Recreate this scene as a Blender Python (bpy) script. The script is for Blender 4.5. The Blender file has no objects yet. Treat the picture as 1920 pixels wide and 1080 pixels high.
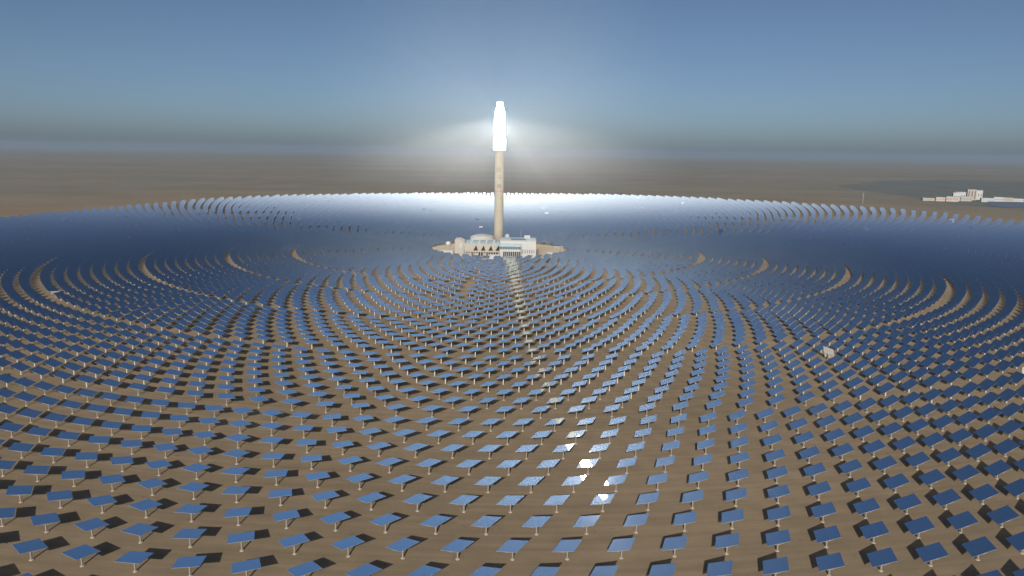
import bpy, bmesh, math, random
import numpy as np
from mathutils import Matrix, Vector

random.seed(7)
rng = np.random.default_rng(7)
C = bpy.context.scene.collection
S = bpy.context.scene
R = math.radians

# ------------------------------------------------------------------ camera, sky, sun, exposure
H = 175.0                                   # flying height of the camera above the desert, metres
CAM = Vector((0.141288 * H, -7.399226 * H, H))
F_PX = 1362.1                               # focal length in pixels of a 1920 wide picture
PITCH = math.atan((540 - 284) / F_PX)
ROLL = R(0.8285)
cam_data = bpy.data.cameras.new('camera')
cam = bpy.data.objects.new('camera', cam_data)
C.objects.link(cam)
cam_data.sensor_width = 36.0
cam_data.lens = F_PX / 1920 * 36.0
cam_data.clip_start = 1.0
cam_data.clip_end = 200000.0
cam_rot = Matrix.Rotation(R(90) - PITCH, 4, 'X') @ Matrix.Rotation(ROLL, 4, 'Z')
cam.matrix_world = Matrix.Translation(CAM) @ cam_rot
S.camera = cam

SUN_EL = R(25.1)
SUN_AZ = R(7.2)                             # sun stands behind the camera, this far to the left
SUN = Vector((-math.sin(SUN_AZ) * math.cos(SUN_EL), -math.cos(SUN_AZ) * math.cos(SUN_EL), math.sin(SUN_EL)))

w = bpy.data.worlds.new('World')
S.world = w
w.use_nodes = True
nt = w.node_tree
nt.nodes.clear()
sky = nt.nodes.new('ShaderNodeTexSky')
sky.sky_type = 'NISHITA'
sky.sun_disc = False
sky.sun_elevation = SUN_EL
sky.sun_rotation = math.atan2(SUN.x, SUN.y)
sky.altitude = 1100
sky.air_density = 0.6
sky.dust_density = 3.5
sky.ozone_density = 3.0
bg = nt.nodes.new('ShaderNodeBackground')
bg.inputs['Strength'].default_value = 0.080
out = nt.nodes.new('ShaderNodeOutputWorld')
tint = nt.nodes.new('ShaderNodeVectorMath')    # slight correction of the whole sky's white balance
tint.operation = 'MULTIPLY'
tint.inputs[1].default_value = (1.03, 1.015, 0.935)
nt.links.new(sky.outputs[0], tint.inputs[0])
nt.links.new(tint.outputs[0], bg.inputs['Color'])
nt.links.new(bg.outputs[0], out.inputs['Surface'])

sun_data = bpy.data.lights.new('sun', 'SUN')
sun_data.energy = 5.0
sun_data.angle = R(0.53)
sun_data.color = (1.0, 0.93, 0.84)
sun = bpy.data.objects.new('sun', sun_data)
sun.rotation_euler = SUN.to_track_quat('Z', 'Y').to_euler()
C.objects.link(sun)

S.view_settings.view_transform = 'Standard'
S.view_settings.look = 'None'
S.view_settings.exposure = -0.1
S.view_settings.gamma = 1.0
S.view_settings.use_curve_mapping = False
S.render.engine = 'CYCLES'
S.cycles.use_denoising = True
S.cycles.max_bounces = 8
S.cycles.volume_bounces = 2
S.cycles.sample_clamp_indirect = 3.0

GLOW_DENSITY = 2.0e-3  # density of the added volume that carries the glow round the receiver
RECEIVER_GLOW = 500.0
HAZE_DENSITY = 4.0e-5


# ------------------------------------------------------------------ materials
def principled(name, col, rough=0.8, metal=0.0, spec=0.3, noise=0.0, scale=0.2, emit=None, emit_strength=0.0):
    m = bpy.data.materials.new(name)
    m.use_nodes = True
    n = m.node_tree
    b = n.nodes['Principled BSDF']
    b.inputs['Base Color'].default_value = (*col, 1)
    b.inputs['Roughness'].default_value = rough
    b.inputs['Metallic'].default_value = metal
    b.inputs['Specular IOR Level'].default_value = spec
    if noise > 0:
        geo = n.nodes.new('ShaderNodeNewGeometry')
        tx = n.nodes.new('ShaderNodeTexNoise')
        tx.inputs['Scale'].default_value = scale
        tx.inputs['Detail'].default_value = 4
        mr = n.nodes.new('ShaderNodeMapRange')
        mr.inputs['From Min'].default_value = 0.25
        mr.inputs['From Max'].default_value = 0.75
        mr.inputs['To Min'].default_value = 1 - noise
        mr.inputs['To Max'].default_value = 1 + noise
        mx = n.nodes.new('ShaderNodeVectorMath')
        mx.operation = 'SCALE'
        mx.inputs[0].default_value = col
        n.links.new(geo.outputs['Position'], tx.inputs['Vector'])
        n.links.new(tx.outputs['Fac'], mr.inputs['Value'])
        n.links.new(mr.outputs['Result'], mx.inputs['Scale'])
        n.links.new(mx.outputs[0], b.inputs['Base Color'])
    if emit:
        b.inputs['Emission Color'].default_value = (*emit, 1)
        b.inputs['Emission Strength'].default_value = emit_strength
    return m


M = {
    'mirror': principled('mirror_glass', (0.80, 0.85, 0.90), 0.0, 1.0),
    'back': principled('mirror_back_steel', (0.35, 0.35, 0.34), 0.6, 0.0),
    'white_back': principled('white_mirror_back', (0.62, 0.61, 0.58), 0.7),
    'post': principled('pale_post_paint', (0.52, 0.49, 0.43), 0.6, noise=0.08, scale=0.6),
    'footing': principled('concrete_footing', (0.45, 0.40, 0.33), 0.9, noise=0.12, scale=0.8),
    'concrete': principled('tower_concrete', (0.36, 0.32, 0.25), 0.85, noise=0.07, scale=0.12),
    'mark': principled('tower_lettering', (0.16, 0.16, 0.14), 0.8),
    'red': principled('faded_red_band', (0.36, 0.25, 0.20), 0.8),
    'cream': principled('cream_cladding', (0.37, 0.33, 0.28), 0.7, noise=0.06, scale=0.1),
    'white': principled('white_cladding', (0.43, 0.43, 0.42), 0.6, noise=0.05, scale=0.15),
    'roof': principled('blue_grey_roof', (0.30, 0.37, 0.40), 0.6, noise=0.15, scale=0.15),
    'dark_roof': principled('dark_blue_roof', (0.08, 0.12, 0.18), 0.5),
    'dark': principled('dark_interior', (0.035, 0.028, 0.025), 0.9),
    'glass': principled('window_glass', (0.10, 0.16, 0.18), 0.08, 0.0, 0.6),
    'tank': principled('tank_cladding', (0.46, 0.46, 0.42), 0.55, noise=0.05, scale=0.1),
    'pink': principled('pinkish_render', (0.44, 0.36, 0.31), 0.8, noise=0.12, scale=0.05),
    'grey': principled('grey_render', (0.42, 0.43, 0.43), 0.8, noise=0.1, scale=0.05),
    'pv': principled('solar_cells', (0.07, 0.09, 0.13), 0.4, 0.0, 0.6),
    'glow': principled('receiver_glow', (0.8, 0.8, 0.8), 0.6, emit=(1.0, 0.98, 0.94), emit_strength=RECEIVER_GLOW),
    'spill_light_glow': principled('spill_light_glow', (0.8, 0.8, 0.8), 0.6, emit=(1.0, 0.95, 0.88), emit_strength=3.0),  # emission stands in for spilled beam light on heat shield and cap
}


def mirror_material():
    """clear glass mirror with a thin film of desert dust that spreads part of the reflection"""
    m = bpy.data.materials.new('mirror_glass')
    m.use_nodes = True
    n = m.node_tree
    n.nodes.clear()
    g1 = n.nodes.new('ShaderNodeBsdfGlossy')
    g1.distribution = 'GGX'
    g1.inputs['Color'].default_value = (0.68, 0.83, 0.98, 1)
    g1.inputs['Roughness'].default_value = 0.0
    g2 = n.nodes.new('ShaderNodeBsdfGlossy')
    g2.distribution = 'GGX'
    g2.inputs['Color'].default_value = (0.86, 0.86, 0.86, 1)
    g2.inputs['Roughness'].default_value = 0.20
    mx = n.nodes.new('ShaderNodeMixShader')
    mx.inputs['Fac'].default_value = 0.010
    o = n.nodes.new('ShaderNodeOutputMaterial')
    n.links.new(g1.outputs[0], mx.inputs[1])
    n.links.new(g2.outputs[0], mx.inputs[2])
    n.links.new(mx.outputs[0], o.inputs['Surface'])
    return m


M['mirror'] = mirror_material()


def sand_material(name, col, streak):
    m = bpy.data.materials.new(name)
    m.use_nodes = True
    n = m.node_tree
    L = n.links
    b = n.nodes['Principled BSDF']
    b.inputs['Roughness'].default_value = 1.0
    b.inputs['Specular IOR Level'].default_value = 0.010
    geo = n.nodes.new('ShaderNodeNewGeometry')

    def noise(scale, detail, vec=None, rough=0.55):
        t = n.nodes.new('ShaderNodeTexNoise')
        t.inputs['Scale'].default_value = scale
        t.inputs['Detail'].default_value = detail
        t.inputs['Roughness'].default_value = rough
        L.new(vec if vec else geo.outputs['Position'], t.inputs['Vector'])
        return t.outputs['Fac']

    def remap(v, a, c, lo, hi):
        r = n.nodes.new('ShaderNodeMapRange')
        for k, x in zip(('From Min', 'From Max', 'To Min', 'To Max'), (a, c, lo, hi)):
            r.inputs[k].default_value = x
        L.new(v, r.inputs['Value'])
        return r.outputs['Result']

    def math_(op, a, c):
        t = n.nodes.new('ShaderNodeMath')
        t.operation = op
        for i, v in enumerate((a, c)):
            if isinstance(v, (int, float)):
                t.inputs[i].default_value = v
            else:
                L.new(v, t.inputs[i])
        return t.outputs[0]

    # wheel tracks and graded soil that follow the rings round the tower
    sep = n.nodes.new('ShaderNodeSeparateXYZ')
    L.new(geo.outputs['Position'], sep.inputs[0])
    ln = n.nodes.new('ShaderNodeVectorMath')
    ln.operation = 'LENGTH'
    L.new(geo.outputs['Position'], ln.inputs[0])
    ang = math_('ARCTAN2', sep.outputs[0], sep.outputs[1])
    com = n.nodes.new('ShaderNodeCombineXYZ')
    L.new(math_('MULTIPLY', ln.outputs['Value'], 0.25), com.inputs[0])
    L.new(math_('MULTIPLY', ang, 9.0), com.inputs[1])
    big = remap(noise(0.004, 5), 0.3, 0.7, 0.88, 1.10)
    mid = remap(noise(0.05, 5), 0.25, 0.75, 0.90, 1.08)
    fine = remap(noise(0.9, 4, rough=0.7), 0.25, 0.75, 0.93, 1.06)
    spots = remap(noise(0.16, 3), 0.66, 0.74, 1.0, 0.80)
    v = math_('MULTIPLY', math_('MULTIPLY', big, mid), math_('MULTIPLY', fine, spots))
    if streak:
        v = math_('MULTIPLY', v, remap(noise(1.0, 3, com.outputs[0]), 0.3, 0.7, 0.87, 1.09))
    sc = n.nodes.new('ShaderNodeVectorMath')
    sc.operation = 'SCALE'
    sc.inputs[0].default_value = col
    L.new(v, sc.inputs['Scale'])
    if streak:                              # dark gobi gravel outside the graded mirror field
        mixc = n.nodes.new('ShaderNodeMix')
        mixc.data_type = 'VECTOR'
        mixc.inputs['A'].default_value = col
        mixc.inputs['B'].default_value = (0.232, 0.205, 0.155)
        edge = math_('ADD', ln.outputs['Value'], remap(noise(0.002, 4), 0.3, 0.7, -350, 350))
        L.new(remap(edge, 1500, 2300, 0.0, 1.0), mixc.inputs['Factor'])
        L.new(mixc.outputs['Result'], sc.inputs[0])
        # darker and lighter gravel fans that run across the plain
        com2 = n.nodes.new('ShaderNodeCombineXYZ')
        L.new(math_('MULTIPLY', sep.outputs[0], 0.00035), com2.inputs[0])
        L.new(math_('MULTIPLY', sep.outputs[1], 0.0012), com2.inputs[1])
        L.new(math_('MULTIPLY', v, remap(noise(1.0, 5, com2.outputs[0]), 0.3, 0.7, 0.86, 1.13)), sc.inputs['Scale'])
    L.new(sc.outputs[0], b.inputs['Base Color'])
    bump = n.nodes.new('ShaderNodeBump')
    bump.inputs['Strength'].default_value = 0.25
    bump.inputs['Distance'].default_value = 0.25
    L.new(noise(0.6, 5, rough=0.7), bump.inputs['Height'])
    L.new(bump.outputs[0], b.inputs['Normal'])
    return m


M['sand'] = sand_material('desert_sand', (0.272, 0.210, 0.138), True)
M['gravel'] = sand_material('pad_gravel', (0.37, 0.31, 0.23), False)
M['scrub'] = sand_material('dark_scrub_soil', (0.150, 0.160, 0.148), False)


# ------------------------------------------------------------------ helpers
def obj(name, bm, mats, parent=None):
    me = bpy.data.meshes.new(name)
    bm.normal_update()
    bm.to_mesh(me)
    bm.free()
    for m in (mats if isinstance(mats, (list, tuple)) else [mats]):
        me.materials.append(m)
    o = bpy.data.objects.new(name, me)
    C.objects.link(o)
    if parent:
        o.parent = parent
    return o


def tag(o, label=None, cat=None, group=None, kind=None):
    if label:
        o['label'] = label
    if cat:
        o['category'] = cat
    if group:
        o['group'] = group
    if kind:
        o['kind'] = kind
    return o


def thing(name, label, cat, loc=(0, 0, 0), rotz=0.0, group=None):
    o = bpy.data.objects.new(name, None)
    o.empty_display_size = 1.0
    o.location = loc
    o.rotation_euler = (0, 0, rotz)
    C.objects.link(o)
    return tag(o, label, cat, group)


def add_box(bm, x0, x1, y0, y1, z0, z1, mat=0):
    v = [bm.verts.new((x, y, z)) for z in (z0, z1) for y in (y0, y1) for x in (x0, x1)]
    for f in ((0, 2, 3, 1), (4, 5, 7, 6), (0, 1, 5, 4), (2, 6, 7, 3), (0, 4, 6, 2), (1, 3, 7, 5)):
        bm.faces.new([v[i] for i in f]).material_index = mat


def box(x0, x1, y0, y1, z0, z1):
    bm = bmesh.new()
    add_box(bm, x0, x1, y0, y1, z0, z1)
    return bm


def add_lathe(bm, prof, cx=0.0, cy=0.0, seg=24, cap0=True, cap1=True, smooth=True):
    rings = []
    for r, z in prof:
        rings.append([bm.verts.new((cx + r * math.cos(2 * math.pi * k / seg), cy + r * math.sin(2 * math.pi * k / seg), z)) for k in range(seg)])
    for a, b in zip(rings, rings[1:]):
        for k in range(seg):
            bm.faces.new((a[k], a[(k + 1) % seg], b[(k + 1) % seg], b[k])).smooth = smooth
    if cap0:
        bm.faces.new(rings[0][::-1])
    if cap1:
        bm.faces.new(rings[-1])


def lathe(prof, cx=0.0, cy=0.0, seg=24, **k):
    bm = bmesh.new()
    add_lathe(bm, prof, cx, cy, seg, **k)
    return bm


def add_bar(bm, p, q, r, seg=8):
    p, q = Vector(p), Vector(q)
    d = (q - p).normalized()
    a = d.cross(Vector((0, 0, 1)) if abs(d.z) < 0.9 else Vector((1, 0, 0))).normalized()
    b = d.cross(a)
    ra = [[bm.verts.new(c + a * r * math.cos(t) + b * r * math.sin(t)) for t in [2 * math.pi * k / seg for k in range(seg)]] for c in (p, q)]
    for k in range(seg):
        bm.faces.new((ra[0][k], ra[0][(k + 1) % seg], ra[1][(k + 1) % seg], ra[1][k]))
    bm.faces.new(ra[0][::-1])
    bm.faces.new(ra[1])


def project(p):
    """pixel of a point in the 1920x1080 photograph, used for choosing and describing, not for placing"""
    q = cam_inv @ Vector(p)
    return 960 + F_PX * q.x / -q.z, 540 - F_PX * q.y / -q.z, -q.z


cam_inv = cam.matrix_world.inverted()

# ------------------------------------------------------------------ ground
bm = bmesh.new()
G = 40000.0
N = 40
ticks = [-G + 2 * G * i / N for i in range(N + 1)]
gv = [[bm.verts.new((x, y, 0)) for x in ticks] for y in ticks]
for j in range(N):
    for i in range(N):
        bm.faces.new((gv[j][i], gv[j][i + 1], gv[j + 1][i + 1], gv[j + 1][i]))
tag(obj('ground', bm, M['sand']), 'brown desert sand stretching to the hazy horizon', 'desert', kind='structure')

bm = bmesh.new()
vs = []
for k in range(160):
    a = 2 * math.pi * k / 160
    r = 121 + 2.5 * math.sin(5 * a) + 1.5 * math.sin(11 * a + 1)
    vs.append(bm.verts.new((r * math.cos(a), r * math.sin(a), 0.03)))
bm.faces.new(vs)
tag(obj('gravel_pad', bm, M['gravel']), 'pale round gravel yard at the foot of the tower', 'yard', kind='structure')

bm = bmesh.new()
shore = [(1905, 2960), (1850, 2420), (1800, 2010), (1752, 1790), (1700, 1590), (1720, 1420), (1880, 1290), (2300, 1330), (3100, 1500),
         (4200, 2300), (4600, 4200), (3600, 4700), (2700, 4100), (2250, 3500)]
vs = []
for i, p in enumerate(shore):
    q = shore[(i + 1) % len(shore)]
    for t in range(6):
        u = t / 6
        vs.append(bm.verts.new((p[0] + (q[0] - p[0]) * u + random.uniform(-26, 26), p[1] + (q[1] - p[1]) * u + random.uniform(-70, 70), 0.05)))
bm.faces.new(vs)
tag(obj('scrubland', bm, M['scrub']), 'dark flat scrubland beyond the right rim of the mirror field', 'scrubland', kind='structure')


# ------------------------------------------------------------------ solar tower
def build_tower():
    t = thing('solar_tower', 'tall concrete tower with blazing white top rising from the middle of the mirror field', 'tower', (-0.5, 0, 0))
    sh = obj('shaft', lathe([(8.6, 0), (8.3, 40), (8.05, 100), (7.9, 176.2)], seg=48), M['concrete'], t)
    obj('band', lathe([(8.11, 104.3), (8.11, 107.6)], seg=48, cap0=False, cap1=False), M['red'], sh)
    bm = bmesh.new()
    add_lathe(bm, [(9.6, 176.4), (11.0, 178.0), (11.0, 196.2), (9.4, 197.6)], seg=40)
    obj('heat_shield', bm, M['spill_light_glow'], t)
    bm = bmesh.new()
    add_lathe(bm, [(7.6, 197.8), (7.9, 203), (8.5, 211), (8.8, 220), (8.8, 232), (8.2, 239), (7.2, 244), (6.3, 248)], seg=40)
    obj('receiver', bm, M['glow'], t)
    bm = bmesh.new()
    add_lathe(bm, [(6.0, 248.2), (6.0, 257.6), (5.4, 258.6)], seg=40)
    obj('cap', bm, M['spill_light_glow'], t)
    bm = bmesh.new()                       # walkway ring between the bare shaft and the shield
    add_lathe(bm, [(9.2, 174.6), (9.2, 176.1)], seg=40)
    obj('walkway', bm, M['concrete'], t)
    # faint dark signs painted one above the other on the side that faces the mirrors in front

    def sign(z0, strokes):
        bm = bmesh.new()
        for x0, x1, a0, a1 in strokes:
            n = max(1, int(abs(x1 - x0) / 0.8))
            for i in range(n):
                xa, xb = x0 + (x1 - x0) * i / n, x0 + (x1 - x0) * (i + 1) / n
                r = 8.14
                ya, yb = -math.sqrt(r * r - xa * xa), -math.sqrt(r * r - xb * xb)
                q = [bm.verts.new((xa, ya, z0 + a0)), bm.verts.new((xb, yb, z0 + a0)), bm.verts.new((xb, yb, z0 + a1)), bm.verts.new((xa, ya, z0 + a1))]
                bm.faces.new(q)
        return obj('lettering', bm, M['mark'], sh)
    sign(139.5, [(-4, 3, 6.2, 7.0), (-3.4, -2.6, 0, 6.2), (1.8, 2.6, 0, 6.2), (-2.6, 1.8, 2.8, 3.5), (-2.6, 1.8, 0, .7)])
    sign(126.0, [(-2.6, 2.4, 6.6, 7.4), (1.6, 2.4, 3.8, 6.6), (-2.6, -1.8, 3.0, 5.4), (-1.8, 3.0, 3.0, 3.8), (2.2, 3.0, 0, 3.0), (0.4, 2.2, 0, .8)])
    sign(111.2, [(-4, 4, 4.9, 5.9), (-4, 4, 1.8, 2.8), (-2.4, -1.2, 1.8, 7.6), (1.2, 2.4, 1.8, 7.6), (-3.6, -2.2, 0, 1.6), (2.2, 3.6, 0, 1.6)])
    return t


build_tower()


# ------------------------------------------------------------------ power block round the foot of the tower
def build_condenser():
    t = thing('air_cooled_condenser', 'cream condenser hall with four dark triangular openings standing on white columns', 'condenser', (0, -85, 0))
    x0, x1 = -55.5, 2.6
    obj('deck', box(x0, x1, 0.3, 60, 8.0, 10.3), M['cream'], t)
    # front wall: cream panels that leave four triangles open
    apex = [-36.0, -23.4, -10.9, 1.2]
    bm = bmesh.new()
    zb, zt, za = 10.5, 21.0, 19.6

    def panel(pts):
        a = [bm.verts.new((x, 0.0, z)) for x, z in pts]
        b = [bm.verts.new((x, 0.8, z)) for x, z in pts]
        bm.faces.new(a)
        bm.faces.new(b[::-1])
        for i in range(len(pts)):
            j = (i + 1) % len(pts)
            bm.faces.new((a[j], a[i], b[i], b[j]))
    wv = 5.2
    edges = [x0] + [a for a in apex] + [x1]
    panel([(x0, zb), (apex[0] - wv, zb), (apex[0] - 0.3, za), (apex[0] - 0.3, zt), (x0, zt)])
    for a, b in zip(apex, apex[1:]):
        panel([(a + wv - 2.4, zb), (b - wv, zb), (b - 0.3, za), (b - 0.3, zt), (a - 0.3, zt), (a - 0.3, za)])
    panel([(apex[-1] - 0.3, za), (x1, za - 3), (x1, zt), (apex[-1] - 0.3, zt)])
    obj('front_wall', bm, M['cream'], t)
    # slanting tube bundles behind each opening
    for a in apex:
        bm = bmesh.new()
        for s in (-1, 1):
            p = [(a, 3.0, za), (a + s * wv, 3.0, zb), (a + s * wv, 58, zb), (a, 58, za)]
            q = [bm.verts.new(v) for v in (p if s < 0 else p[::-1])]
            bm.faces.new(q)
        bm.faces.new([bm.verts.new(v) for v in ((a - wv, 4.2, zb), (a + wv, 4.2, zb), (a, 4.2, za))])
        obj('tube_bundle', bm, M['dark'], t)
    obj('roof', box(x0, x1, 0.9, 60, 21.0, 21.8), M['roof'], t)
    for i in range(4):
        for j in range(3):
            obj('fan_ring', lathe([(2.3, 21.85), (1.9, 23.4)], -45 + 12.6 * i, 12 + 19 * j, 16), M['white'], t)
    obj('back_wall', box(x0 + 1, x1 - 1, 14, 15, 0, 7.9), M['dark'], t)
    for k in range(14):
        x = x0 + 1.5 + k * 4.2
        obj('column', box(x - 0.55, x + 0.55, 0.4, 1.5, 0, 7.9), M['white'], t)
    for a, b in ((-55, -44), (-40, -33), (-25, -19)):
        obj('low_wall', box(a, b, 3, 3.6, 0, 6.0), M['cream'], t)
    return t


build_condenser()

t = thing('duct_block', 'tall cream block with white pipes at the left end of the condenser hall', 'building', (0, -82, 0))
bm = bmesh.new()
P = [(-72.5, 0), (-72.5, 27.6), (-64, 28.2), (-56, 24.0), (-56, 0)]
a = [bm.verts.new((x, 0, z)) for x, z in P]
b = [bm.verts.new((x, 34, z)) for x, z in P]
bm.faces.new(a)
bm.faces.new(b[::-1])
for i in range(len(P)):
    j = (i + 1) % len(P)
    bm.faces.new((a[j], a[i], b[i], b[j]))
obj('wall', bm, M['cream'], t)
for x0, x1 in ((-61.5, -57.5), (-58.5, -55.9), (-56.5, -53.2)):
    bm = bmesh.new()
    add_bar(bm, (x0, -1.0, 23.5), (x1, -4.5, 0.2), 0.75)
    obj('pipe', bm, M['white'], t)
obj('louvre', box(-64, -58.5, -0.4, -0.05, 14, 22), M['grey'], t)

t = thing('turbine_hall', 'big pale hall with grey roof and slot windows right of the tower', 'building', (0, -85, 0))
obj('wall', box(3.6, 64, 0, 42, 0, 27.2), M['white'], t)
obj('parapet', box(3.4, 64.2, -0.2, 42.2, 27.25, 28.6), M['cream'], t)
obj('roof', box(4.4, 63.2, 0.8, 41.2, 28.65, 28.9), M['roof'], t)
obj('skylight', box(22, 47, 4, 22, 28.95, 29.4), M['dark_roof'], t)
for k in range(6):
    obj('window', box(41.4 + 3.7 * k, 42.8 + 3.7 * k, -0.18, -0.02, 7.0, 13.0), M['glass'], t)
for k in range(5):
    obj('downpipe', box(43.7 + 3.7 * k, 44.0 + 3.7 * k, -0.3, -0.02, 0.2, 6.5), M['grey'], t)

t = thing('glazed_annex', 'low annex with glass band above white pillars, in front of the tower', 'building', (0, -97, 0))
bm = bmesh.new()
q = [bm.verts.new(v) for v in ((3.0, -0.6, 19.6), (38.5, -0.6, 19.6), (38.5, 11.7, 22.6), (3.0, 11.7, 22.6))]
q2 = [bm.verts.new(v.co + Vector((0, 0, 0.5))) for v in q]
bm.faces.new(q[::-1])
bm.faces.new(q2)
for i in range(4):
    j = (i + 1) % 4
    bm.faces.new((q[i], q[j], q2[j], q2[i]))
obj('roof', bm, M['roof'], t)
g = obj('glass_band', box(3.6, 38, 0, 11.5, 15.0, 19.5), M['glass'], t)
for k in range(9):
    obj('mullion', box(3.5 + 4.25 * k, 3.9 + 4.25 * k, -0.35, -0.03, 15.0, 19.45), M['white'], g)
obj('lintel', box(3.2, 38.4, -0.5, 11.5, 11.3, 14.95), M['white'], t)
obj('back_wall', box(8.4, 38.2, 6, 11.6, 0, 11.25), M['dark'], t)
obj('end_wall', box(3.2, 8.2, -0.4, 11.4, 0, 11.25), M['white'], t)
for k in range(10):
    x = 8.8 + 3.2 * k
    obj('pillar', box(x - 0.45, x + 0.45, -0.3, 0.7, 0, 11.25), M['white'], t)

t = thing('salt_tank', 'wide pale cylindrical tank with shallow domed roof behind the condenser hall', 'tank', (-29.5, 14, 0))
obj('shell', lathe([(22, 0), (22, 22.5)], seg=64), M['tank'], t)
obj('roof', lathe([(22.4, 22.6), (20, 24.2), (14, 26.0), (7, 27.2), (1, 27.6)], seg=64), M['white'], t)
for a in range(0, 360, 30):
    bm = bmesh.new()
    add_bar(bm, (22.3 * math.cos(R(a)), 22.3 * math.sin(R(a)), 0), (22.3 * math.cos(R(a)), 22.3 * math.sin(R(a)), 22.4), 0.25, 6)
    obj('rib', bm, M['tank'], t)

t = thing('silo', 'small pale silo with pointed cap just right of the tower shaft', 'silo', (15.2, -6, 0))
obj('shell', lathe([(4.1, 0), (4.1, 27.0)], seg=32), M['tank'], t)
obj('cap', lathe([(4.4, 27.1), (3.2, 29.4), (0.4, 31.2)], seg=32), M['white'], t)

t = thing('rooftop_unit', 'white box standing on the grey roof of the big pale hall', 'roof unit', (49.5, -58, 28.95))
obj('casing', box(-5, 5, -3, 3, 0.4, 5.2), M['white'], t)
obj('plinth', box(-4.6, 4.6, -2.6, 2.6, 0, 0.38), M['grey'], t)
obj('grille', box(-3.6, 3.6, -3.15, -3.02, 1.4, 3.4), M['grey'], t)

t = thing('antenna_mast', 'thin grey antenna mast on the roof of the big pale hall', 'mast', (38.5, -50, 28.95))
obj('pole', lathe([(0.22, 0), (0.12, 15)], seg=8), M['grey'], t)
obj('base', box(-0.6, 0.6, -0.6, 0.6, 0, 0.5), M['grey'], t)

for lab, x0, x1, y0, y1, z in (('long white shed at the left edge of the gravel yard', -99, -78, -52, -42, 5.2),
                               ('low white shed in front of the condenser columns', -14, 2.4, -107, -99, 6.6),
                               ('small white shed on the right side of the gravel yard', 84, 95, -52, -44, 4.4)):
    t = thing('shed', lab, 'shed', ((x0 + x1) / 2, (y0 + y1) / 2, 0))
    hw, hd = (x1 - x0) / 2, (y1 - y0) / 2
    obj('wall', box(-hw, hw, -hd, hd, 0, z - 0.6), M['white'], t)
    obj('roof', box(-hw - 0.4, hw + 0.4, -hd - 0.4, hd + 0.4, z - 0.58, z), M['white'], t)
    obj('door', box(-1.6, 1.6, -hd - 0.12, -hd - 0.01, 0, min(3.2, z - 1)), M['grey'], t)

t = thing('pipe_rack', 'small white open pipe frame at the right tip of the gravel yard', 'pipe rack', (108, 14, 0))
bm = bmesh.new()
for x in (-7, 0, 7):
    for y in (-2, 2):
        add_bar(bm, (x, y, 0), (x, y, 6), 0.35, 6)
    add_bar(bm, (x, -2, 5.8), (x, 2, 5.8), 0.3, 6)
obj('frame', bm, M['white'], t)
for y in (-1.2, 0, 1.2):
    bm = bmesh.new()
    add_bar(bm, (-8, y, 6.3), (8, y, 6.3), 0.4, 8)
    obj('pipe', bm, M['white'], t)

t = thing('water_tank', 'small white round tank at the far left of the gravel yard', 'tank', (-96, 58, 0))
obj('shell', lathe([(4.5, 0), (4.5, 6.5)], seg=24), M['white'], t)
obj('roof', lathe([(4.7, 6.55), (0.6, 8.0)], seg=24), M['tank'], t)

# ------------------------------------------------------------------ heliostats
PIV = 6.0                                   # height of the mirror's pivot
MW, MH = 11.0, 10.4                         # mirror width and height
AIM = Vector((0, 0, 1.315 * H))


def normal_for(p):
    r = (AIM - Vector((p[0], p[1], PIV))).normalized()
    return (SUN + r).normalized()


def basis(nrm):
    """columns: horizontal edge, tilted edge, normal (azimuth-elevation mount)"""
    u = Vector((0, 0, 1)).cross(nrm)
    u = u.normalized() if u.length > 1e-6 else Vector((1, 0, 0))
    v = nrm.cross(u)
    return Matrix((u, v, nrm)).transposed()


# ring plan: (number in the ring, first radius, last radius, rows, phase of the outermost row)
rings = []


def zone(n, r0, r1, rows, phase, far=False):
    dp = 360.0 / n
    for k in range(rows):
        r = r0 + (r1 - r0) * k / max(1, rows - 1)
        if far:
            u = k / (rows - 1)
            r = r0 + (r1 - r0) * (0.72 * u + 0.28 * u * u)
        rings.append((r, n, phase + (dp / 2 if (rows - 1 - k) % 2 else 0)))


zone(46, 0.745, 0.880, 3, 0.0)
zone(58, 0.960, 1.110, 3, 2.0)
zone(74, 1.185, 1.345, 3, 1.0)
zone(92, 1.425, 1.965, 8, 0.5)
zone(115, 2.090, 2.543, 7, 1.2)
zone(142, 2.660, 3.216, 8, 1.08)
zone(176, 3.333, 3.931, 8, 1.53)
zone(217, 4.060, 4.769, 8, 1.441)
zone(264, 4.900, 5.867, 9, 1.5198 + 180.0 / 264)
zone(322, 6.000, 10.10, 26, 0.4, far=True)

# outer limit of the field by bearing from the tower (0 = towards the camera, positive = right)
lim_a = np.array([-180, -176, -161, -147, -139, -131, -122, -116, -108, -95, -60, 0, 60, 95, 117, 123, 129, 135, 141, 155, 169, 176, 180.0])
lim_r = np.array([9.55, 9.55, 9.15, 8.90, 8.49, 7.80, 7.36, 7.15, 6.96, 6.7, 6.4, 6.3, 6.8, 8.2, 9.00, 9.23, 9.48, 9.58, 9.68, 9.98, 9.91, 9.60, 9.55])

spots = []                                  # (x, y, ring index, angle)
for ri, (r, n, ph) in enumerate(rings):
    dp = 360.0 / n
    for k in range(n):
        a = (ph + k * dp + 180) % 360 - 180
        if r > np.interp(a, lim_a, lim_r):
            continue
        x, y = r * H * math.sin(R(a)), -r * H * math.cos(R(a))
        # dirt lane that runs out from the yard, left of the tower's reflection
        if 0.8 < r < 2.6 and y < 0:
            lane = -0.085 - 0.062 * (r - 0.83)
            if abs(x / H - lane) < 0.032 and random.random() < 0.5:
                continue
        spots.append((x, y, ri, a))

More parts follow.
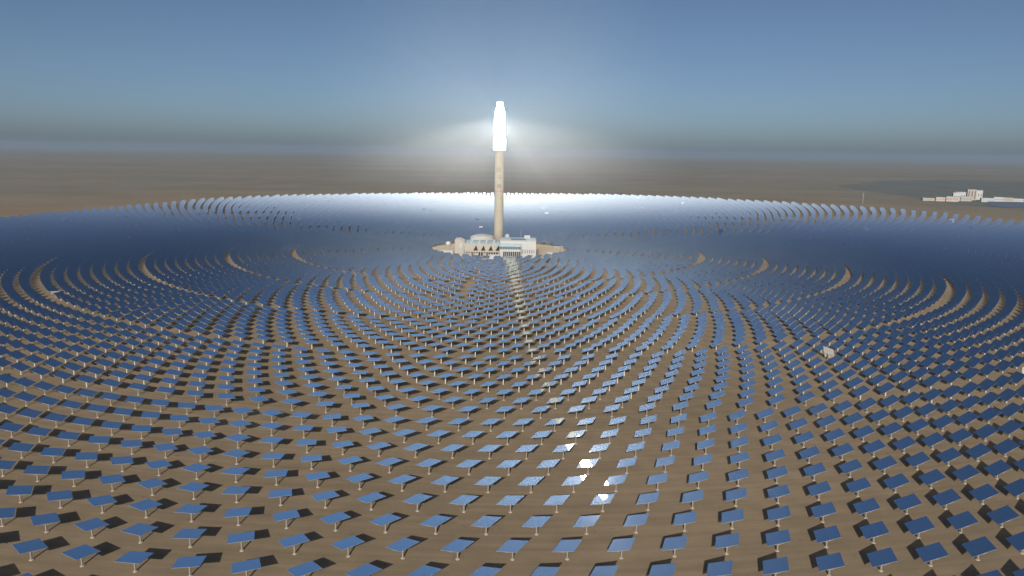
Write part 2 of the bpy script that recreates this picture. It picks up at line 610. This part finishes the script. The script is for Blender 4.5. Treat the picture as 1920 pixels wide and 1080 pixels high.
# the odd ones: parked or turned away from the receiver, placed at the nearest plan position
ODD = [((303.8, -690.4), 'white heliostat parked upright with its pale back turned, among blue ones at right'),
       ((439.6, -736.3), 'white heliostat parked upright at the far right edge of the photo'),
       ((-503.3, -459.4), 'pale grey heliostat lying flat among deep blue ones in the left of the field'),
       ((665.4, 91.1), 'small light blue heliostat tilted out of line in the dark field right of the tower'),
       ((-51.7, 312.9), 'white heliostat with a painted glint just behind the pale tank left of the tower')]  # white back paint stands in for the mirror's glint
odd = {}
for (ox, oy), lab in ODD:
    i = min(range(len(spots)), key=lambda i: (spots[i][0] - ox) ** 2 + (spots[i][1] - oy) ** 2)
    odd[i] = lab

# what the photograph shows of each
proj = [project((s[0], s[1], PIV)) for s in spots]
inframe = [i for i, (px, py, d) in enumerate(proj) if d > 0 and 0 <= px < 1920 and 0 <= py < 1080]
margin = [i for i, (px, py, d) in enumerate(proj) if d > 0 and -15 < px < 1935 and py < 1088]
pick = sorted([i for i in margin if i not in odd], key=lambda i: proj[i][2])[:300 - len(odd)]
solo = set(pick) | set(odd)

# rows counted from the bottom of the photograph, places counted from its nearer side
rows_ = sorted({spots[i][2] for i in inframe if abs(spots[i][3]) < 95}, key=lambda r: -rings[r][0])
centre_rows = [r for r in rows_ if any(spots[i][2] == r and abs(spots[i][3]) < 95 and 800 < proj[i][0] < 1100 for i in inframe)]
ORD = ['', 'first', 'second', 'third', 'fourth', 'fifth', 'sixth', 'seventh', 'eighth', 'ninth', 'tenth', 'eleventh', 'twelfth', 'thirteenth',
       'fourteenth', 'fifteenth', 'sixteenth', 'seventeenth', 'eighteenth', 'nineteenth', 'twentieth', 'twenty-first', 'twenty-second',
       'twenty-third', 'twenty-fourth', 'twenty-fifth', 'twenty-sixth', 'twenty-seventh', 'twenty-eighth', 'twenty-ninth', 'thirtieth', 'thirty-first', 'thirty-second',
       'thirty-third', 'thirty-fourth', 'thirty-fifth', 'thirty-sixth', 'thirty-seventh', 'thirty-eighth', 'thirty-ninth', 'fortieth']
byrow = {}
near_side = [i for i in inframe if abs(spots[i][3]) < 95]
for i in near_side:
    byrow.setdefault(spots[i][2], []).append(i)
for r in byrow:
    byrow[r].sort(key=lambda i: proj[i][0])
GLINT = {(1101, 868): 'blazing white heliostat, brightest of the glinting ones in front',
         (1129, 937): 'half white glinting heliostat, nearest of the bright ones to the bottom edge',
         (1124, 843): 'heliostat with white glint on its left corner, just behind the brightest one',
         (1074, 903): 'heliostat with a glint on its right corner, in front of the brightest one'}


def describe(i):
    px, py, d = proj[i]
    for (gx, gy), lab in GLINT.items():
        if abs(px - gx) < 14 and abs(py - gy) < 9:
            return lab
    r = spots[i][2]
    tone = 'deep blue' if px > 1480 else 'blue'
    shade = 'shadow to its right' if px < 1000 else ('shadow on its left' if px > 1240 else 'shadow half hidden')
    if i not in byrow.get(r, []):
        side = 'left' if px < 200 else ('right' if px > 1720 else 'bottom')
        if side == 'bottom':
            return '%s heliostat cut off by the bottom edge of the photo, %d px' % (tone, px)
        n = centre_rows.index(r) + 1 if r in centre_rows else 1
        return '%s heliostat cut off by the %s edge of the photo, %s arc from bottom' % (tone, side, ORD[n])
    row = byrow[r]
    k = row.index(i)
    if r not in centre_rows:
        side = 'left' if px < 960 else 'right'
        k = k if side == 'left' else len(row) - 1 - k
        return '%s heliostat in the bottom %s corner of the photo, %s from that side' % (tone, side, ORD[k + 1])
    n = centre_rows.index(r) + 1
    if k <= len(row) - 1 - k:
        return '%s heliostat, %s, %s from left edge in %s arc from bottom' % (tone, shade, ORD[min(40, k + 1)], ORD[n])
    return '%s heliostat, %s, %s from right edge in %s arc from bottom' % (tone, shade, ORD[min(40, len(row) - k)], ORD[n])


def jitter(nrm, deg):
    return (nrm + Vector((random.gauss(0, 1), random.gauss(0, 1), random.gauss(0, 0.5))) * R(deg)).normalized()


GROUP = 'heliostats in rings around the tower'
# one heliostat with its parts
proto = thing('heliostat', 'heliostat', 'heliostat', (0, 0, 0), 0, GROUP)
bm = bmesh.new()
add_box(bm, -MW / 2, MW / 2, -MH / 2, MH / 2, 0.42, 0.50, 1)
bm.faces.ensure_lookup_table()
bm.faces[1].material_index = 0
mirror = obj('mirror_panel', bm, [M['mirror'], M['back']], proto)
mirror.location = (0, 0, PIV)
bm = bmesh.new()
add_bar(bm, (-MW * 0.46, 0, 0.12), (MW * 0.46, 0, 0.12), 0.22)
for k in range(-2, 3):
    x = k * MW * 0.21
    add_bar(bm, (x, -MH * 0.47, 0.34), (x, MH * 0.47, 0.34), 0.07, 4)
    add_bar(bm, (x, -MH * 0.40, 0.30), (x, 0, -0.45), 0.05, 4)
    add_bar(bm, (x, MH * 0.40, 0.30), (x, 0, -0.45), 0.05, 4)
frame = obj('back_frame', bm, M['back'], proto)
frame.location = (0, 0, PIV)
bm = bmesh.new()
add_lathe(bm, [(0.42, 0.3), (0.40, PIV - 0.9), (0.55, PIV - 0.85), (0.55, PIV - 0.15)], seg=12)
post = obj('post', bm, M['post'], proto)
foot = obj('footing', lathe([(0.95, 0), (0.9, 0.3)], seg=12), M['footing'], post)


def place(root, kids, spot, nrm, label):
    root.location = (spot[0], spot[1], 0)
    root['label'] = label
    m = basis(nrm).to_4x4()
    for k in kids[:2]:
        k.rotation_euler = m.to_euler()
    kids[2].rotation_euler = (0, 0, math.atan2(nrm.y, nrm.x))


def copy_heliostat():
    r = proto.copy()
    C.objects.link(r)
    kids = []
    for src in (mirror, frame, post):
        c = src.copy()
        C.objects.link(c)
        c.parent = r
        kids.append(c)
    f = foot.copy()
    C.objects.link(f)
    f.parent = kids[2]
    return r, kids


first = True
order = pick + list(odd)
for i in order:
    if first:
        root, kids = proto, [mirror, frame, post]
        first = False
    else:
        root, kids = copy_heliostat()
    s = spots[i]
    if i in odd:
        lab = odd[i]
        if 'out of line' in lab:            # turned towards the brighter low sky
            nrm = (SUN * 0.55 + Vector((0.25, -0.45, 0.5))).normalized()
        elif 'lying flat' in lab:
            nrm = Vector((0.05, 0.10, 1)).normalized()
        else:                               # upright, its pale back towards the camera
            tow = Vector((CAM.x - s[0], CAM.y - s[1], 0)).normalized()
            nrm = (Matrix.Rotation(R(0 if 'edge' in lab else -42), 3, 'Z') @ -tow + Vector((0, 0, 0.3))).normalized()
        kids[0].data = kids[0].data.copy()
        kids[0].data.materials[1] = M['white_back']
        kids[1].data = kids[1].data.copy()
        kids[1].data.materials[0] = M['white_back']
        if 'lying flat' in lab:
            kids[0].data.materials[0] = M['white_back']
        place(root, kids, s, nrm, lab)
    else:
        place(root, kids, s, jitter(normal_for(s), 0.12), describe(i))

# all the others, thousands of them, in one object
rest = [i for i in range(len(spots)) if i not in solo]
V, F, MI = [], [], []
SLAB = [(sx * MW / 2, sy * MH / 2, z) for z in (0.42, 0.50) for sy in (-1, 1) for sx in (-1, 1)]
SF = ((0, 2, 3, 1), (4, 5, 7, 6), (0, 1, 5, 4), (2, 6, 7, 3), (0, 4, 6, 2), (1, 3, 7, 5))
HEX = [(math.cos(2 * math.pi * k / 6), math.sin(2 * math.pi * k / 6)) for k in range(6)]
for i in rest:
    x, y = spots[i][:2]
    nrm = normal_for((x, y))
    u = random.random()
    nrm = jitter(nrm, 0.12 if u > 0.004 else random.uniform(1.5, 5))
    B = basis(nrm)
    o = len(V)
    base = Vector((x, y, PIV))
    V.extend([tuple(base + B @ Vector(p)) for p in SLAB])
    for k, f in enumerate(SF):
        F.append([o + j for j in f])
        MI.append(0 if k == 1 else 1)
    o = len(V)
    V.extend([(x + 0.5 * c, y + 0.5 * s_, 0) for c, s_ in HEX] + [(x + 0.42 * c, y + 0.42 * s_, PIV - 0.1) for c, s_ in HEX])
    for k in range(6):
        F.append([o + k, o + (k + 1) % 6, o + 6 + (k + 1) % 6, o + 6 + k])
        MI.append(2)
    # torque tube under the mirror
    o = len(V)
    V.extend([tuple(base + B @ Vector((sx * MW * 0.46, sy * 0.22, z))) for sx in (-1, 1) for sy, z in ((-1, 0.0), (1, 0.0), (0, -0.35))])
    for f in ((0, 3, 5, 2), (1, 2, 5, 4), (0, 2, 1), (3, 4, 5)):
        F.append([o + j for j in f])
        MI.append(1)
me = bpy.data.meshes.new('heliostat_field')
me.from_pydata(V, [], F)
me.polygons.foreach_set('material_index', MI)
for k in ('mirror', 'back', 'post'):
    me.materials.append(M[k])
me.update()
fo = bpy.data.objects.new('heliostat_field', me)
C.objects.link(fo)
tag(fo, 'thousands of smaller blue and white heliostats in rings around the tower', 'heliostats', kind='stuff')
print('heliostats', len(spots), 'single', len(solo))

# ------------------------------------------------------------------ far settlement beyond the right rim
FAR = [  # x, y, width, depth, height, wall, label
    (1735, 1722, 44, 30, 11, 'cream', 'low beige building at the left end of the far settlement'),
    (1772, 1702, 34, 26, 16, 'pink', 'pinkish building second from left in the far settlement'),
    (1812, 1690, 44, 34, 20, 'pink', 'wide reddish building left of the narrow white block'),
    (1856, 1735, 26, 26, 34, 'white', 'narrow white block rising behind the reddish building'),
    (1893, 1730, 40, 30, 19, 'cream', 'low cream hall between the narrow block and the grey block'),
    (1925, 1822, 38, 30, 33, 'grey', 'grey block left of the striped block in the far settlement'),
    (1968, 1815, 34, 28, 44, 'cream', 'cream block with dark upright stripes in the far settlement'),
    (2012, 1850, 40, 30, 40, 'white', 'bright white box building right of the striped block'),
    (1958, 1690, 46, 24, 16, 'white', 'long low white building below the striped block'),
    (2008, 1700, 36, 24, 20, 'grey', 'low grey building in front of the white box building'),
    (2062, 1722, 34, 24, 17, 'cream', 'small cream building right of the low grey one'),
    (2112, 1735, 40, 24, 13, 'white', 'low white shed between the cream building and the long pale building'),
    (2200, 1725, 110, 26, 16, 'white', 'long pale building at the far right edge of the photo'),
]
for k, (x, y, wd, dp, ht, mat, lab) in enumerate(FAR):
    t = thing('industrial_building', lab, 'building', (x, y, 0), R(-18), 'buildings of the far settlement')
    obj('wall', box(-wd / 2, wd / 2, -dp / 2, dp / 2, 0, ht - 1.2), M[mat], t)
    obj('roof', box(-wd / 2 - 0.5, wd / 2 + 0.5, -dp / 2 - 0.5, dp / 2 + 0.5, ht - 1.15, ht), M['grey' if k % 3 else 'white'], t)
    n = max(3, int(wd / 9))
    for j in range(n):
        xx = -wd / 2 + wd * (j + 0.5) / n
        tall = 'stripes' in lab
        obj('window', box(xx - (1.3 if tall else 1.6), xx + (1.3 if tall else 1.6), -dp / 2 - 0.3, -dp / 2 - 0.05, ht * (0.12 if tall else 0.4), ht * (0.86 if tall else 0.62)), M['dark' if tall else 'glass'], t)

POS = ['nearest', 'second nearest', 'third nearest', 'fourth nearest', 'fourth farthest', 'third farthest', 'second farthest', 'farthest']
for k in range(8):
    t = thing('solar_panel_row', 'dark blue row of solar panels before the far settlement, %s of eight' % POS[k], 'solar panels', (1975 + 20 * k, 1330 + 38 * k, 0), R(-6), 'solar panel rows by the far settlement')
    bm = bmesh.new()
    ln = 190 + 12 * (k % 3)
    p = [bm.verts.new(v) for v in ((-ln, -5, 1.2), (ln, -5, 1.2), (ln, 5, 6.2), (-ln, 5, 6.2))]
    p2 = [bm.verts.new(v.co + Vector((0, 0, -0.15))) for v in p]
    bm.faces.new(p)
    bm.faces.new(p2[::-1])
    for a in range(4):
        b_ = (a + 1) % 4
        bm.faces.new((p[b_], p[a], p2[a], p2[b_]))
    obj('panel', bm, M['pv'], t)
    bm = bmesh.new()
    for j in range(-8, 9):
        add_bar(bm, (j * ln / 8.2, 2, 0), (j * ln / 8.2, 2, 4.4), 0.15, 5)
    obj('support_frame', bm, M['grey'], t)

t = thing('measuring_mast', 'thin white mast standing just beyond the right rim of the mirror field', 'mast', (1318, 1410, 0))
obj('pole', lathe([(0.75, 0), (0.5, 42)], seg=8), M['white'], t)
obj('crossarm', box(-2.2, 2.2, -0.25, 0.25, 38.4, 38.9), M['white'], t)

# ------------------------------------------------------------------ dusty air, and the added glow round the receiver
bm = box(-41000, 41000, -41000, 41000, -1.0, 300.0)
hm = bpy.data.materials.new('dusty_air')
hm.use_nodes = True
n = hm.node_tree
n.nodes.clear()
pv = n.nodes.new('ShaderNodeVolumePrincipled')
pv.inputs['Color'].default_value = (0.34, 0.44, 0.56, 1)
pv.inputs['Density'].default_value = HAZE_DENSITY
pv.inputs['Anisotropy'].default_value = 0.0
mo = n.nodes.new('ShaderNodeOutputMaterial')
n.links.new(pv.outputs[0], mo.inputs['Volume'])
tag(obj('haze', bm, hm), 'dusty pale air over the desert', 'haze', kind='stuff')

# added scattering volume, shaped as the receiver's glow; the receiver itself lights it
bm = bmesh.new()
RC = 400.0
add_lathe(bm, [(RC * 0.5, 78), (RC, 120), (RC, 300), (RC * 0.8, 420), (RC * 0.35, 520)], seg=48)
dm = bpy.data.materials.new('hanging_dust')
dm.use_nodes = True
n = dm.node_tree
n.nodes.clear()
L = n.links


def mnode(op, a, b=None, clamp=False):
    t = n.nodes.new('ShaderNodeMath')
    t.operation = op
    t.use_clamp = clamp
    for i, v in enumerate((a, b)):
        if v is None:
            continue
        if isinstance(v, (int, float)):
            t.inputs[i].default_value = v
        else:
            L.new(v, t.inputs[i])
    return t.outputs[0]


tc = n.nodes.new('ShaderNodeTexCoord')
sp = n.nodes.new('ShaderNodeSeparateXYZ')
L.new(tc.outputs['Object'], sp.inputs[0])
dz = mnode('SUBTRACT', sp.outputs[2], 240.0)
rho = mnode('SQRT', mnode('ADD', mnode('MULTIPLY', sp.outputs[0], sp.outputs[0]), mnode('MULTIPLY', sp.outputs[1], sp.outputs[1])))
dist = mnode('SQRT', mnode('ADD', mnode('MULTIPLY', rho, rho), mnode('MULTIPLY', dz, dz)))
fall = mnode('POWER', mnode('SUBTRACT', 1.0, mnode('DIVIDE', dist, RC - 40), True), 1.5)
# the mirrors' light reaches the receiver from below a flat cone; density is raised there to draw the beams
slope = mnode('DIVIDE', dz, mnode('ADD', rho, 12.0))
under = n.nodes.new('ShaderNodeMapRange')
under.interpolation_type = 'SMOOTHSTEP'
for k, v in zip(('From Min', 'From Max', 'To Min', 'To Max'), (-0.32, -0.08, 1.0, 0.34)):
    under.inputs[k].default_value = v
L.new(slope, under.inputs['Value'])
ang = mnode('ARCTAN2', sp.outputs[0], sp.outputs[1])
cb = n.nodes.new('ShaderNodeCombineXYZ')
L.new(mnode('MULTIPLY', ang, 5.0), cb.inputs[0])
L.new(mnode('MULTIPLY', slope, 4.0), cb.inputs[1])
nz = n.nodes.new('ShaderNodeTexNoise')
nz.inputs['Scale'].default_value = 1.6
nz.inputs['Detail'].default_value = 2
L.new(cb.outputs[0], nz.inputs['Vector'])
rays = n.nodes.new('ShaderNodeMapRange')  # radial streaks in the density imitate light beams
for k, v in zip(('From Min', 'From Max', 'To Min', 'To Max'), (0.3, 0.7, 0.4, 1.6)):
    rays.inputs[k].default_value = v
L.new(nz.outputs['Fac'], rays.inputs['Value'])
low = n.nodes.new('ShaderNodeMapRange')
low.interpolation_type = 'SMOOTHSTEP'
for k, v in zip(('From Min', 'From Max', 'To Min', 'To Max'), (80.0, 165.0, 0.0, 1.0)):
    low.inputs[k].default_value = v
L.new(sp.outputs[2], low.inputs['Value'])
core = mnode('DIVIDE', mnode('MULTIPLY', dist, dist), mnode('ADD', mnode('MULTIPLY', dist, dist), 26000.0))
fall = mnode('MULTIPLY', mnode('MULTIPLY', fall, core), low.outputs['Result'])
den = mnode('MULTIPLY', mnode('MULTIPLY', mnode('MULTIPLY', fall, under.outputs['Result']), rays.outputs['Result']), GLOW_DENSITY)
pv = n.nodes.new('ShaderNodeVolumePrincipled')
pv.inputs['Color'].default_value = (0.93, 0.92, 0.90, 1)
pv.inputs['Anisotropy'].default_value = 0.0
L.new(den, pv.inputs['Density'])
mo = n.nodes.new('ShaderNodeOutputMaterial')
L.new(pv.outputs[0], mo.inputs['Volume'])
tag(obj('dust_cloud', bm, dm), 'pale dust hanging round the blazing tower top', 'dust', kind='stuff')
